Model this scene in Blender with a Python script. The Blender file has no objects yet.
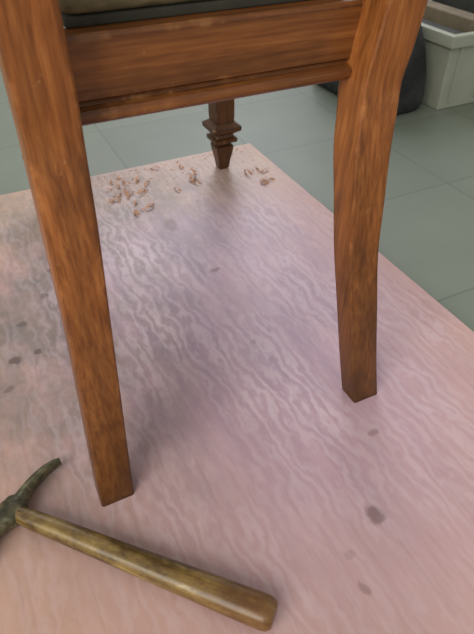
import bpy, bmesh, math, random
from mathutils import Vector, Matrix
random.seed(7)
S = bpy.context.scene
S.view_settings.view_transform = 'Standard'
S.view_settings.look = 'None'

# ---------------------------------------------------------------- helpers
def link(ob):
    S.collection.objects.link(ob); return ob
def mesh_ob(name, verts, faces, mat=None, smooth=False, parent=None, recalc=True):
    me = bpy.data.meshes.new(name); me.from_pydata([tuple(v) for v in verts], [], faces)
    if recalc:
        bm = bmesh.new(); bm.from_mesh(me); bmesh.ops.recalc_face_normals(bm, faces=bm.faces[:]); bm.to_mesh(me); bm.free()
    for p in me.polygons: p.use_smooth = smooth
    ob = link(bpy.data.objects.new(name, me))
    if mat: me.materials.append(mat)
    if parent: ob.parent = parent
    return ob
def bevel(ob, w, seg=3):
    m = ob.modifiers.new('bev','BEVEL'); m.width = w; m.segments = seg; m.limit_method='ANGLE'; m.angle_limit=math.radians(35)
    return ob
def box(name, x0,x1,y0,y1,z0,z1, mat=None, parent=None, bv=0.0):
    v=[(x,y,z) for z in (z0,z1) for y in (y0,y1) for x in (x0,x1)]
    f=[(0,2,3,1),(4,5,7,6),(0,1,5,4),(2,6,7,3),(0,4,6,2),(1,3,7,5)]
    ob=mesh_ob(name,v,f,mat,False,parent)
    if bv: bevel(ob,bv)
    return ob
def crom(pts, n):
    out=[]; P=[pts[0]]+list(pts)+[pts[-1]]
    for i in range(1,len(P)-2):
        p0,p1,p2,p3=P[i-1],P[i],P[i+1],P[i+2]
        for k in range(n):
            t=k/n
            out.append(tuple(0.5*((2*b)+(-a+c)*t+(2*a-5*b+4*c-d)*t*t+(-a+3*b-3*c+d)*t**3) for a,b,c,d in zip(p0,p1,p2,p3)))
    out.append(tuple(pts[-1])); return out
def rsq(hx,hy,r,seg=3):
    o=[]
    for cx,cy,a0 in ((hx-r,hy-r,0),(-hx+r,hy-r,90),(-hx+r,-hy+r,180),(hx-r,-hy+r,270)):
        for k in range(seg+1):
            a=math.radians(a0+90*k/seg); o.append((cx+r*math.cos(a),cy+r*math.sin(a)))
    return o
def loft_z(name, secs, mat, parent=None, r=0.004, smooth=True):
    v=[];f=[]; n=0
    for (z,cx,cy,hx,hy) in secs:
        o=rsq(hx,hy,min(r,hx*.8,hy*.8)); n=len(o)
        v+= [(cx+a,cy+b,z) for a,b in o]
    for i in range(len(secs)-1):
        for k in range(n):
            f.append((i*n+k,i*n+(k+1)%n,(i+1)*n+(k+1)%n,(i+1)*n+k))
    f.append(tuple(range(n))[::-1]); f.append(tuple((len(secs)-1)*n+k for k in range(n)))
    ob=mesh_ob(name,v,f,mat,smooth,parent)
    if smooth:
        m=ob.modifiers.new('es','EDGE_SPLIT'); m.split_angle=math.radians(40)
    return ob

# ---------------------------------------------------------------- node materials
class M:
    def __init__(s,name,rough=.5,spec=.5):
        s.m=bpy.data.materials.new(name); s.m.use_nodes=True; s.nt=s.m.node_tree; s.N=s.nt.nodes; s.L=s.nt.links
        s.b=s.N['Principled BSDF']; s.b.inputs['Roughness'].default_value=rough; s.b.inputs['Specular IOR Level'].default_value=spec
        s.tc=s.N.new('ShaderNodeTexCoord')
    def mapping(s,scale=(1,1,1),rot=(0,0,0),loc=(0,0,0),src='Object'):
        n=s.N.new('ShaderNodeMapping'); n.inputs['Scale'].default_value=scale; n.inputs['Rotation'].default_value=rot; n.inputs['Location'].default_value=loc
        s.L.new(s.tc.outputs[src],n.inputs[0]); return n.outputs[0]
    def noise(s,vec,scale,detail=4,rough=.6,dist=0):
        n=s.N.new('ShaderNodeTexNoise'); n.inputs['Scale'].default_value=scale; n.inputs['Detail'].default_value=detail
        n.inputs['Roughness'].default_value=rough; n.inputs['Distortion'].default_value=dist; s.L.new(vec,n.inputs['Vector']); return n.outputs['Fac']
    def ramp(s,fac,stops,interp='LINEAR'):
        n=s.N.new('ShaderNodeValToRGB'); s.L.new(fac,n.inputs[0]); e=n.color_ramp.elements; n.color_ramp.interpolation=interp
        while len(e)<len(stops): e.new(.5)
        for k,(p,c) in enumerate(stops): e[k].position=p; e[k].color=(*(c if isinstance(c,tuple) else (c,c,c)),1)
        return n.outputs[0]
    def mix(s,fac,a,b,mode='MIX'):
        n=s.N.new('ShaderNodeMix'); n.data_type='RGBA'; n.blend_type=mode
        for sock,val in ((n.inputs[0],fac),(n.inputs[6],a),(n.inputs[7],b)):
            if isinstance(val,bpy.types.NodeSocket): s.L.new(val,sock)
            elif isinstance(val,(int,float)): sock.default_value=val
            else: sock.default_value=(*val,1)
        return n.outputs[2]
    def math(s,op,a,b=0.0,c=None):
        n=s.N.new('ShaderNodeMath'); n.operation=op
        for i,val in enumerate((a,b,c)):
            if val is None: continue
            if isinstance(val,bpy.types.NodeSocket): s.L.new(val,n.inputs[i])
            else: n.inputs[i].default_value=val
        return n.outputs[0]
    def blob(s,vec,x,y,rx,ry,edge=.35):
        """1 inside an elliptical patch centred at x,y (object space)"""
        mp=s.N.new('ShaderNodeMapping'); mp.inputs['Location'].default_value=(-x/rx,-y/ry,0); mp.inputs['Scale'].default_value=(1/rx,1/ry,0)
        s.L.new(vec,mp.inputs[0]); ln=s.N.new('ShaderNodeVectorMath'); ln.operation='LENGTH'; s.L.new(mp.outputs[0],ln.inputs[0])
        r=s.N.new('ShaderNodeMapRange'); r.interpolation_type='SMOOTHSTEP'; r.inputs[1].default_value=1+edge; r.inputs[2].default_value=1-edge
        s.L.new(ln.outputs['Value'],r.inputs[0]); return r.outputs[0]
    def color(s,c):
        if isinstance(c,bpy.types.NodeSocket): s.L.new(c,s.b.inputs['Base Color'])
        else: s.b.inputs['Base Color'].default_value=(*c,1)
    def bump(s,h,strength=.2,dist=.001):
        n=s.N.new('ShaderNodeBump'); n.inputs['Strength'].default_value=strength; n.inputs['Distance'].default_value=dist
        s.L.new(h,n.inputs['Height']); s.L.new(n.outputs[0],s.b.inputs['Normal'])

def srgb(r,g,b):
    f=lambda c:(c/255/12.92) if c/255<=.04045 else ((c/255+.055)/1.055)**2.4
    return (f(r),f(g),f(b))

def chair_wood(name, axis, feet=False, k=1.0):
    m=M(name,.36,.4)
    sc=[240,240,240]; sc[axis]=10.0
    g=m.noise(m.mapping(tuple(sc)),1.0,5,.6,.05)
    sc3=[40,40,40]; sc3[axis]=1.6
    g2=m.noise(m.mapping(tuple(sc3)),1.0,2,.5,.05)
    c=m.ramp(g,[(.30,srgb(112*k,64*k,29*k)),(.50,srgb(140*k,84*k,40*k)),(.70,srgb(162*k,104*k,54*k))])
    c=m.mix(.5,c,m.ramp(g2,[(.35,.45),(.6,1.0)]),'MULTIPLY')
    sc2=[16,16,16]; sc2[axis]=6
    p=m.noise(m.mapping(tuple(sc2)),1.0,4,.6)
    c=m.mix(m.ramp(p,[(.50,0.0),(.72,.75)]),c,srgb(62,34,16))
    wv=m.noise(m.mapping((75,75,75)),1.0,4,.7)
    c=m.mix(m.ramp(wv,[(.67,0.0),(.76,.3)]),c,srgb(206,160,104))
    bv=m.N.new('ShaderNodeBevel'); bv.inputs['Radius'].default_value=.009; bv.samples=6
    ge=m.N.new('ShaderNodeNewGeometry'); dt=m.N.new('ShaderNodeVectorMath'); dt.operation='DOT_PRODUCT'
    m.L.new(bv.outputs[0],dt.inputs[0]); m.L.new(ge.outputs['Normal'],dt.inputs[1])
    e=m.ramp(dt.outputs['Value'],[(.88,1.0),(.995,0.0)])
    n40=m.noise(m.mapping((30,30,30)),1.0,3)
    c=m.mix(m.math('MULTIPLY',e,m.ramp(n40,[(.40,0.0),(.54,.9)])),c,srgb(42,22,12))
    c=m.mix(m.math('MULTIPLY',e,m.ramp(n40,[(.34,.6),(.44,.0)])),c,srgb(206,154,98))
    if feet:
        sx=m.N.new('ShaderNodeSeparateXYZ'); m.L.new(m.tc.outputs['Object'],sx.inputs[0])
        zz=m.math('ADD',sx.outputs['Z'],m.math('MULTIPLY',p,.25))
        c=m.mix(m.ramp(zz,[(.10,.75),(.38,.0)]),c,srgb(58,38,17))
    m.color(c); m.bump(g,.2,.0005); return m.m

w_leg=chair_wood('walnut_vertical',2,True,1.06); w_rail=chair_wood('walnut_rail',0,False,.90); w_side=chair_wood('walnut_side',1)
def plain(name,c,rough=.5,metal=0,sc=30,var=.25):
    m=M(name,rough); n=m.noise(m.mapping((1,1,1)),sc,4)
    c2=tuple(x*(1-var) for x in c); m.color(m.mix(m.ramp(n,[(.35,0.0),(.65,1.0)]),c2,c)); m.b.inputs['Metallic'].default_value=metal
    m.bump(n,.15,.001); return m.m

# ---------------------------------------------------------------- floor
m=M('floor_tile',.42,.5)
br=m.N.new('ShaderNodeTexBrick'); m.L.new(m.mapping((1,1,1),(0,0,0),(0.02,0.13,0)),br.inputs[0])
br.offset=0; br.inputs['Scale'].default_value=1; br.inputs['Brick Width'].default_value=.30; br.inputs['Row Height'].default_value=.30
br.inputs['Mortar Size'].default_value=.0020; br.inputs['Mortar Smooth'].default_value=.5
br.inputs['Color1'].default_value=(*srgb(116,124,109),1); br.inputs['Color2'].default_value=(*srgb(122,129,114),1); br.inputs['Mortar'].default_value=(*srgb(98,105,94),1)
n=m.noise(m.mapping((1,1,1)),5,5,.6)
m.color(m.mix(.35,br.outputs['Color'],m.ramp(n,[(.3,.65),(.7,1.0)]),'MULTIPLY'))
BT=0.018
box('floor',-3,3.5,-2.5,4,-BT-.05,-BT,m.m)

# ---------------------------------------------------------------- plywood board
m=M('plywood',.42,.4)
OB=m.tc.outputs['Object']
base=m.noise(m.mapping((2.6,1.6,1)),1.0,4,.6)
c=m.ramp(base,[(.3,srgb(184,145,126)),(.5,srgb(195,156,137)),(.7,srgb(204,166,147))])
def wave(scale,dist,dsc,mp):
    w=m.N.new('ShaderNodeTexWave'); w.wave_type='BANDS'; w.bands_direction='X'; w.inputs['Scale'].default_value=scale
    w.inputs['Distortion'].default_value=dist; w.inputs['Detail'].default_value=3; w.inputs['Detail Scale'].default_value=dsc; w.inputs['Detail Roughness'].default_value=.6
    m.L.new(mp,w.inputs[0]); return w.outputs['Fac']
w1=wave(18,12,1.9,m.mapping((1,.42,1),(0,0,math.radians(-8))))
patch=m.ramp(m.noise(m.mapping((8,4,1)),1.0,5),[(.38,0.1),(.64,1.0)])
cen=m.math('MULTIPLY_ADD',m.blob(OB,.26,.60,.28,.42,.6),.65,.35)
lines=m.math('MULTIPLY',m.math('MULTIPLY',m.ramp(w1,[(.1,0.0),(1.0,1.0)]),patch),cen)
lav_sheen=m.blob(OB,.27,.58,.26,.46,.7)  # cool window sheen painted into the board colour
c=m.mix(m.math('MULTIPLY',lav_sheen,.66),c,srgb(182,156,182))
tan=m.blob(OB,.28,1.02,.45,.14,.6)
c=m.mix(m.math('MULTIPLY',tan,.5),c,srgb(198,174,144))
fine=m.noise(m.mapping((150,9,1)),1.0,5,.65,.3)
c=m.mix(m.ramp(fine,[(.50,0.0),(.72,.34)]),c,srgb(158,122,116))
spk=m.noise(m.mapping((1,1,1)),260,3,.6)
c=m.mix(m.ramp(spk,[(.66,0.0),(.76,.5)]),c,srgb(124,104,92))
# dirt smudges, plus soft shade painted on the left of the board
wob=m.N.new('ShaderNodeTexNoise'); wob.inputs['Scale'].default_value=45; wob.inputs['Detail'].default_value=4; m.L.new(OB,wob.inputs['Vector'])
va=m.N.new('ShaderNodeVectorMath'); va.operation='MULTIPLY_ADD'; m.L.new(wob.outputs['Color'],va.inputs[0]); va.inputs[1].default_value=(.022,.022,0); 
vs=m.N.new('ShaderNodeVectorMath'); vs.operation='SUBTRACT'; m.L.new(OB,vs.inputs[0]); vs.inputs[1].default_value=(.011,.011,0); m.L.new(vs.outputs[0],va.inputs[2]); W=va.outputs[0]
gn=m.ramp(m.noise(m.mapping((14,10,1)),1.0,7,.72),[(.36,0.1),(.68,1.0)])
gs=m.ramp(m.noise(m.mapping((30,6,1),(0,0,math.radians(-8))),1.0,6,.68,.4),[(.42,0.0),(.66,1.0)])
def grime_shade(x,y,rx,ry,k,edge=.8,col=srgb(116,110,100),tex=None):
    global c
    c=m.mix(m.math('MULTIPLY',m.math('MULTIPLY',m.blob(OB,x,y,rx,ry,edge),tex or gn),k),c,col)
grime_shade(.04,.80,.22,.28,.85); grime_shade(-.04,.62,.16,.18,.65); grime_shade(.27,.87,.15,.14,.6); grime_shade(.0,.46,.18,.20,.5)  # first patch paints the shade on the left as a dirty tone
grime_shade(.26,.64,.26,.36,.55,.8,srgb(136,116,136),gs)
grime_shade(.15,1.0,.30,.10,.5)
c=m.mix(m.math('MULTIPLY',lines,.48),c,srgb(218,200,206))
for (x,y,rx,ry,k) in [(.265,.206,.0085,.010,.6),(.210,.1475,.005,.006,.4),(.217,.183,.006,.005,.2),(.331,.294,.006,.005,.4),(-.044,.613,.009,.007,.8),
        (-.013,.6175,.006,.005,.75),(-.023,.683,.009,.006,.65),(.291,.68,.010,.006,.6),(.274,.846,.012,.02,.5),(-.06,.56,.007,.005,.55),(.02,.74,.007,.006,.55),(.05,.80,.012,.008,.5),(.27,.50,.003,.004,.3)]:
    c=m.mix(m.math('MULTIPLY',m.blob(W,x,y,rx,ry,.35),k),c,srgb(96,74,70))
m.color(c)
rr=m.ramp(base,[(.3,.38),(.7,.48)]); m.L.new(rr,m.b.inputs['Roughness'])
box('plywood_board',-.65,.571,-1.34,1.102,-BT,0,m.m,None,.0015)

# ---------------------------------------------------------------- chair
chair=link(bpy.data.objects.new('dining_chair',None))
RY=[(0,.357),(.057,.375),(.187,.411),(.30,.433),(.37,.444),(.437,.440),(.55,.425),(.75,.385),(.93,.335)]
def interp(tab,z):
    for (a,b),(c,d) in zip(tab,tab[1:]):
        if z<=c: return b+(d-b)*(z-a)/(c-a)
    return tab[-1][1]
RX={'l':[(0,.0225),(.18,.040),(.29,.0475),(.38,.052),(.437,.052),(.93,.045)],
    'r':[(0,.353),(.187,.353),(.30,.356),(.37,.362),(.437,.371),(.93,.380)]}
HX=[(0,.0185),(.18,.0200),(.30,.0220),(.40,.0228),(.55,.021),(.93,.015)]
HY=[(0,.0150),(.18,.0170),(.30,.0215),(.40,.0225),(.55,.018),(.93,.011)]
for k,nm in (('l','leg_rear_1'),('r','leg_rear_2')):
    zs=[0,.057,.12,.187,.25,.30,.34,.37,.40,.437,.5,.55,.65,.75,.85,.93]
    pts=[(z,interp(RX[k],z),interp(RY,z),interp(HX,z),interp(HY,z)) for z in zs]
    loft_z(nm,crom(pts,4),w_leg,chair,.003)
def extr_x(name,prof,x0,x1,mat,bv=.0012):
    n=len(prof); v=[(x0,y,z) for y,z in prof]+[(x1,y,z) for y,z in prof]
    f=[(i,(i+1)%n,n+(i+1)%n,n+i) for i in range(n)]+[tuple(range(n)),tuple(range(2*n-1,n-1,-1))]
    return bevel(mesh_ob(name,v,f,mat,False,chair),bv,2)
extr_x('rail_rear',[(.449,.370),(.446,.373),(.446,.378),(.449,.381),(.457,.3825),(.457,.386),(.454,.3875),(.454,.433),(.457,.436),(.478,.436),(.478,.370)],.06,.362,w_rail,.0008)
def front_leg(nm,x,y):
    prof=[(0,.0125),(.003,.0145),(.02,.0175),(.045,.0235),(.053,.024),(.056,.018),(.060,.018),(.063,.031),(.070,.032),(.073,.025),(.079,.023),(.083,.031),
          (.088,.039),(.096,.040),(.100,.032),(.104,.025),(.12,.026),(.30,.026),(.34,.026),(.37,.027),(.436,.027)]
    v=[(z,x,y,h*.8,h*.8) for z,h in prof]
    loft_z(nm,v,w_fleg,chair,.003,False)
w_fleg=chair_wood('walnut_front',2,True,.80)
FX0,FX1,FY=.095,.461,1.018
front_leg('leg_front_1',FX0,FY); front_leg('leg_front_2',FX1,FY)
extr_x('rail_front',[(FY-.012,.37),(FY-.012,.436),(FY+.012,.436),(FY+.012,.37)],FX0+.01,FX1-.01,w_rail)
def bar(nm,p,q,w,z0,z1,mat):
    d=(Vector(q)-Vector(p)).normalized(); s=Vector((-d.y,d.x))*w/2
    pts=[Vector(p)+s,Vector(q)+s,Vector(q)-s,Vector(p)-s]
    v=[(a.x,a.y,z0) for a in pts]+[(a.x,a.y,z1) for a in pts]
    return bevel(mesh_ob(nm,v,[(0,1,2,3),(4,5,6,7),(0,1,5,4),(1,2,6,5),(2,3,7,6),(3,0,4,7)],mat,False,chair),.002)
bar('rail_side_1',(.055,.455),(FX0,FY-.01),.02,.372,.436,w_side)
bar('rail_side_2',(.366,.455),(FX1,FY-.01),.02,.372,.436,w_side)
fab=M('seat_fabric',.9,.2); n=fab.noise(fab.mapping((1,1,1)),300,2); n2=fab.noise(fab.mapping((1,1,1)),25,3)
fab.color(fab.mix(fab.ramp(n2,[(.4,0.0),(.6,1.0)]),srgb(96,92,70),srgb(134,126,98))); fab.bump(n,.5,.001)
def pad(nm,ins,z0,z1,mat,bv):
    c=[(.078+ins,.466+ins),(.345-ins,.466+ins),(FX1-ins,1.035-ins),(FX0+ins,1.035-ins)]
    v=[(x,y,z0) for x,y in c]+[(x,y,z1) for x,y in c]
    return bevel(mesh_ob(nm,v,[(0,1,2,3),(4,5,6,7),(0,1,5,4),(1,2,6,5),(2,3,7,6),(3,0,4,7)],mat,True,chair),bv,5)
dark=plain('webbing_dark',srgb(58,56,46),.9)
pad('seat_frame',0.006,.436,.444,dark,.002)
pad('seat_cushion',0.0,.444,.492,fab.m,.015)
def backrail(nm,z0,z1,th):
    zc=(z0+z1)/2
    extr_x(nm,[(interp(RY,z0)-th,z0),(interp(RY,z0)+th,z0),(interp(RY,z1)+th,z1),(interp(RY,z1)-th,z1)],interp(RX['l'],zc)+.008,interp(RX['r'],zc)-.008,w_rail)
backrail('back_rail',.64,.69,.009); backrail('crest_rail',.85,.925,.010)

# ---------------------------------------------------------------- hammer
ham=link(bpy.data.objects.new('upholstery_hammer',None))
im=M('hammer_iron',.36); i1=im.noise(im.mapping((1,1,1)),60,5,.7)
im.color(im.ramp(i1,[(.35,srgb(52,48,34)),(.5,srgb(86,82,60)),(.70,srgb(134,130,100))])); im.b.inputs['Metallic'].default_value=.4; im.bump(i1,.2,.001); iron=im.m
hw=M('hammer_handle_wood',.33)
hn=hw.noise(hw.mapping((10,150,150)),1.0,4); hb=hw.noise(hw.mapping((26,50,50)),1.0,6,.72)
hc=hw.ramp(hn,[(.32,srgb(96,74,36)),(.5,srgb(124,100,52)),(.7,srgb(150,126,72))])
hc=hw.mix(hw.ramp(hb,[(.44,0.0),(.58,.8)]),hc,srgb(68,48,24))
hc=hw.mix(hw.ramp(hb,[(.30,.6),(.39,0.0)]),hc,srgb(180,160,104))
hx=hw.N.new('ShaderNodeSeparateXYZ'); hw.L.new(hw.tc.outputs['Object'],hx.inputs[0])
hc=hw.mix(hw.ramp(hx.outputs['X'],[(.18,0.0),(.28,.55)]),hc,srgb(110,64,30))
hw.color(hc); hw.bump(hn,.2,.001)
def tube(nm,pts,mat,n=20,parent=None,power=2.0):
    v=[];f=[]
    for i,(p,a,b) in enumerate(pts):
        q0=pts[max(i-1,0)][0]; q1=pts[min(i+1,len(pts)-1)][0]; d=(q1-q0).normalized(); s=Vector((-d.y,d.x,0)).normalized(); u=d.cross(s)
        for k in range(n):
            t=2*math.pi*k/n; ct,st=math.cos(t),math.sin(t)
            cx=math.copysign(abs(ct)**(2/power),ct); sx=math.copysign(abs(st)**(2/power),st)
            v.append(p+s*a*cx+u*b*sx)
    for i in range(len(pts)-1):
        for k in range(n): f.append((i*n+k,i*n+(k+1)%n,(i+1)*n+(k+1)%n,(i+1)*n+k))
    f.append(tuple(range(n))[::-1]); f.append(tuple((len(pts)-1)*n+k for k in range(n)))
    ob=mesh_ob(nm,v,f,mat,True,parent); mm=ob.modifiers.new('es','EDGE_SPLIT'); mm.split_angle=math.radians(50); return ob
hp=[(-.012,.007,.0085,.0125),(.012,.0085,.009,.0125),(.03,.0098,.0100,.0125),(.08,.0110,.0108,.013),(.14,.0123,.0116,.013),(.20,.0138,.0126,.0137),(.25,.0150,.0134,.0142),(.278,.0154,.0136,.0142),(.287,.0145,.0125,.0142),(.291,.011,.010,.0142)]
hp=crom(hp,5)
tube('handle',[(Vector((x,0,z)),a,b) for x,a,b,z in hp],hw.m,24,ham,2.3)
hd=[(.012,.071,.0034,.0050),(.007,.064,.0044,.0064),(.002,.05,.0056,.0075),(-.001,.03,.0064,.0082),(0,.016,.0078,.0095),(0,.010,.0125,.0112),(0,0,.0135,.0116),(0,-.010,.0125,.0112),(0,-.016,.0078,.0095),(.000,-.026,.0062,.008),(.001,-.045,.0062,.008),(.002,-.052,.0085,.0095),(.002,-.062,.0085,.0095)]
hd=crom(hd,4)
tube('head',[(Vector((x,y,.0118)),a,b) for x,y,a,b in hd],iron,20,ham,2.6)
ham.location=(-.083,.372,0); ham.rotation_euler=(0,0,math.atan2(-.2095,.196))

# ---------------------------------------------------------------- shavings and sawdust
shm=plain('shaving_wood',srgb(200,148,114),.7,0,80,.4)
v=[];f=[]
def clear(x,y): return math.hypot(x-FX1,y-FY)>.05 and math.hypot(x-FX0,y-FY)>.05
def curl(x,y,R,w,turns,rot,tilt):
    b=len(v); n=int(14*turns)+3; ax=Vector((math.cos(rot),math.sin(rot),0)); pr=Vector((-ax.y,ax.x,0))
    loc=[]
    for i in range(n):
        t=i/(n-1); a=t*turns*2*math.pi; r=R*(1-.45*t)
        p=pr*(r*1.5*math.cos(a))+Vector((0,0,.7*r*math.sin(a)))+ax*(t*w*1.2)
        loc.append(p-ax*w/2*(1-.5*t)); loc.append(p+ax*w/2*(1-.5*t)+Vector((0,0,tilt*w)))
    zm=min(q.z for q in loc)
    for q in loc: v.append(q+Vector((x,y,-zm+.0003)))
    for i in range(n-1): f.append((b+2*i,b+2*i+1,b+2*i+3,b+2*i+2))
for (cx,cy,sp,k) in [(.226,.975,.028,9),(.246,.915,.012,3),(.22,1.05,.05,6),(.515,.91,.012,4),(.39,.985,.03,6),(.19,1.0,.03,4),(.52,.96,.018,5),(.33,1.03,.05,5)]:
    for i in range(k):
        x=cx+random.gauss(0,sp); y=max(.885,min(1.085,cy+random.gauss(0,sp*.6)))
        if clear(x,y): curl(x,y,random.uniform(.004,.010),random.uniform(.003,.007),random.uniform(.3,.9),random.uniform(0,6.28),random.uniform(-.4,.4))
for i in range(380):
    x=random.uniform(.1,.54); y=max(.885,1.09-abs(random.gauss(0,.08)))
    if not clear(x,y): continue
    r=random.uniform(.0006,.0022); a0=random.uniform(0,6.28); b=len(v)
    for k in range(3): v.append(Vector((x+r*math.cos(a0+k*2.1),y+r*math.sin(a0+k*2.1),.0004)))
    v.append(Vector((x,y,.0004+r*.6))); f+= [(b,b+1,b+3),(b+1,b+2,b+3),(b+2,b,b+3)]
mesh_ob('wood_shavings',v,f,shm,False,None,False)

# ---------------------------------------------------------------- crate & bag
cr=plain('crate_plastic',srgb(164,168,150),.5,0,10,.12); crd=plain('crate_contents',srgb(60,62,56),.7,0,20,.5); cb=plain('carton_inside',srgb(126,114,92),.8,0,15,.3)
crate=link(bpy.data.objects.new('storage_crate',None))
z0=-BT; X0,X1,Y0,Y1,Z1=1.14,1.5,1.10,1.40,.17
t=.008
o=[(X0,Y0),(X1,Y0),(X1,Y1),(X0,Y1)]; e=.012
oo=[(X0-e,Y0-e),(X1+e,Y0-e),(X1+e,Y1+e),(X0-e,Y1+e)]; ii=[(X0+t,Y0+t),(X1-t,Y0+t),(X1-t,Y1-t),(X0+t,Y1-t)]
rings=[[(x,y,z0) for x,y in o],[(x,y,Z1-.03) for x,y in o],[(x,y,Z1-.03) for x,y in oo],[(x,y,Z1) for x,y in oo],[(x,y,Z1) for x,y in ii],[(x,y,z0+.01) for x,y in ii]]
vv=[p for r in rings for p in r]; ff=[(i*4+k,i*4+(k+1)%4,(i+1)*4+(k+1)%4,(i+1)*4+k) for i in range(5) for k in range(4)]+[(3,2,1,0),(20,21,22,23)]
bevel(mesh_ob('body',vv,ff,cr,False,crate),.003,2)
for i in range(4): box('rib_%d'%(i+1),X0+.03+i*.09,X0+.04+i*.09,Y0-.005,Y0+.002,z0+.02,Z1-.032,cr,crate)
for i in range(5):
    a=X0+.02+i*.062; box('content_%d'%(i+1),a,a+.05,Y0+.03,Y1-.04,z0+.011,Z1-.01+.03*((i*7)%3),(crd,cb,crd,cr,crd)[i],crate,.004)
bagm=M('bag_cloth',.75); bn=bagm.noise(bagm.mapping((1,1,1)),9,5,.6)
bagm.color(bagm.ramp(bn,[(.4,srgb(24,26,26)),(.7,srgb(58,60,58))])); bagm.bump(bn,.8,.02)
bag=link(bpy.data.objects.new('tool_bag',None))
secs=[(z0,1.035,1.29,.075,.17),(z0+.02,1.035,1.29,.085,.18),(.06,1.035,1.29,.084,.178),(.13,1.03,1.29,.078,.165),(.19,1.03,1.29,.055,.15),(.22,1.03,1.29,.028,.13),(.23,1.03,1.29,.01,.12)]
loft_z('body',crom(secs,4),bagm.m,bag,.05)
hpts=[(1.03,1.29+.07*math.cos(a),.215+.07*math.sin(a)) for a in [math.pi*i/12 for i in range(13)]]
cu=bpy.data.curves.new('handle','CURVE'); cu.dimensions='3D'; cu.bevel_depth=.007; sp=cu.splines.new('POLY'); sp.points.add(12)
for p,q in zip(sp.points,hpts): p.co=(*q,1)
cu.materials.append(bagm.m); ho=link(bpy.data.objects.new('handle',cu)); ho.parent=bag

# ---------------------------------------------------------------- wall, lights
wl=plain('wall_paint',srgb(190,192,186),.8,0,3,.05)
box('wall_back',-3,3.5,4,4.1,-BT-.05,2.8,wl)
def area(nm,loc,target,sx,sy,e,col):
    l=bpy.data.lights.new(nm,'AREA'); l.shape='RECTANGLE'; l.size=sx; l.size_y=sy; l.energy=e; l.color=col
    o=link(bpy.data.objects.new(nm,l)); o.location=loc; o.rotation_euler=(Vector(target)-Vector(loc)).to_track_quat('-Z','Y').to_euler(); return o
area('window_light_far',(1.3,3.6,2.5),(.3,.6,0),2.0,2.0,88,(.88,.89,1.0))
area('fill_light_near',(-2.0,-.9,1.8),(.2,.6,.2),2.0,1.8,72,(1.0,.96,.88))  # added warm fill, out of view behind the camera
w=bpy.data.worlds.new('World'); S.world=w; w.use_nodes=True; w.node_tree.nodes['Background'].inputs[0].default_value=(.98,.97,.95,1); w.node_tree.nodes['Background'].inputs[1].default_value=.54

# ---------------------------------------------------------------- camera
cam=bpy.data.cameras.new('camera'); co=link(bpy.data.objects.new('camera',cam)); S.camera=co
cam.sensor_fit='VERTICAL'; cam.sensor_height=24; cam.lens=24*549/634; cam.clip_start=.01
cam.dof.use_dof=True; cam.dof.focus_distance=.66; cam.dof.aperture_fstop=7.0
co.location=(0,0,.55); co.rotation_euler=(math.radians(90-41.5),0,math.radians(-26))
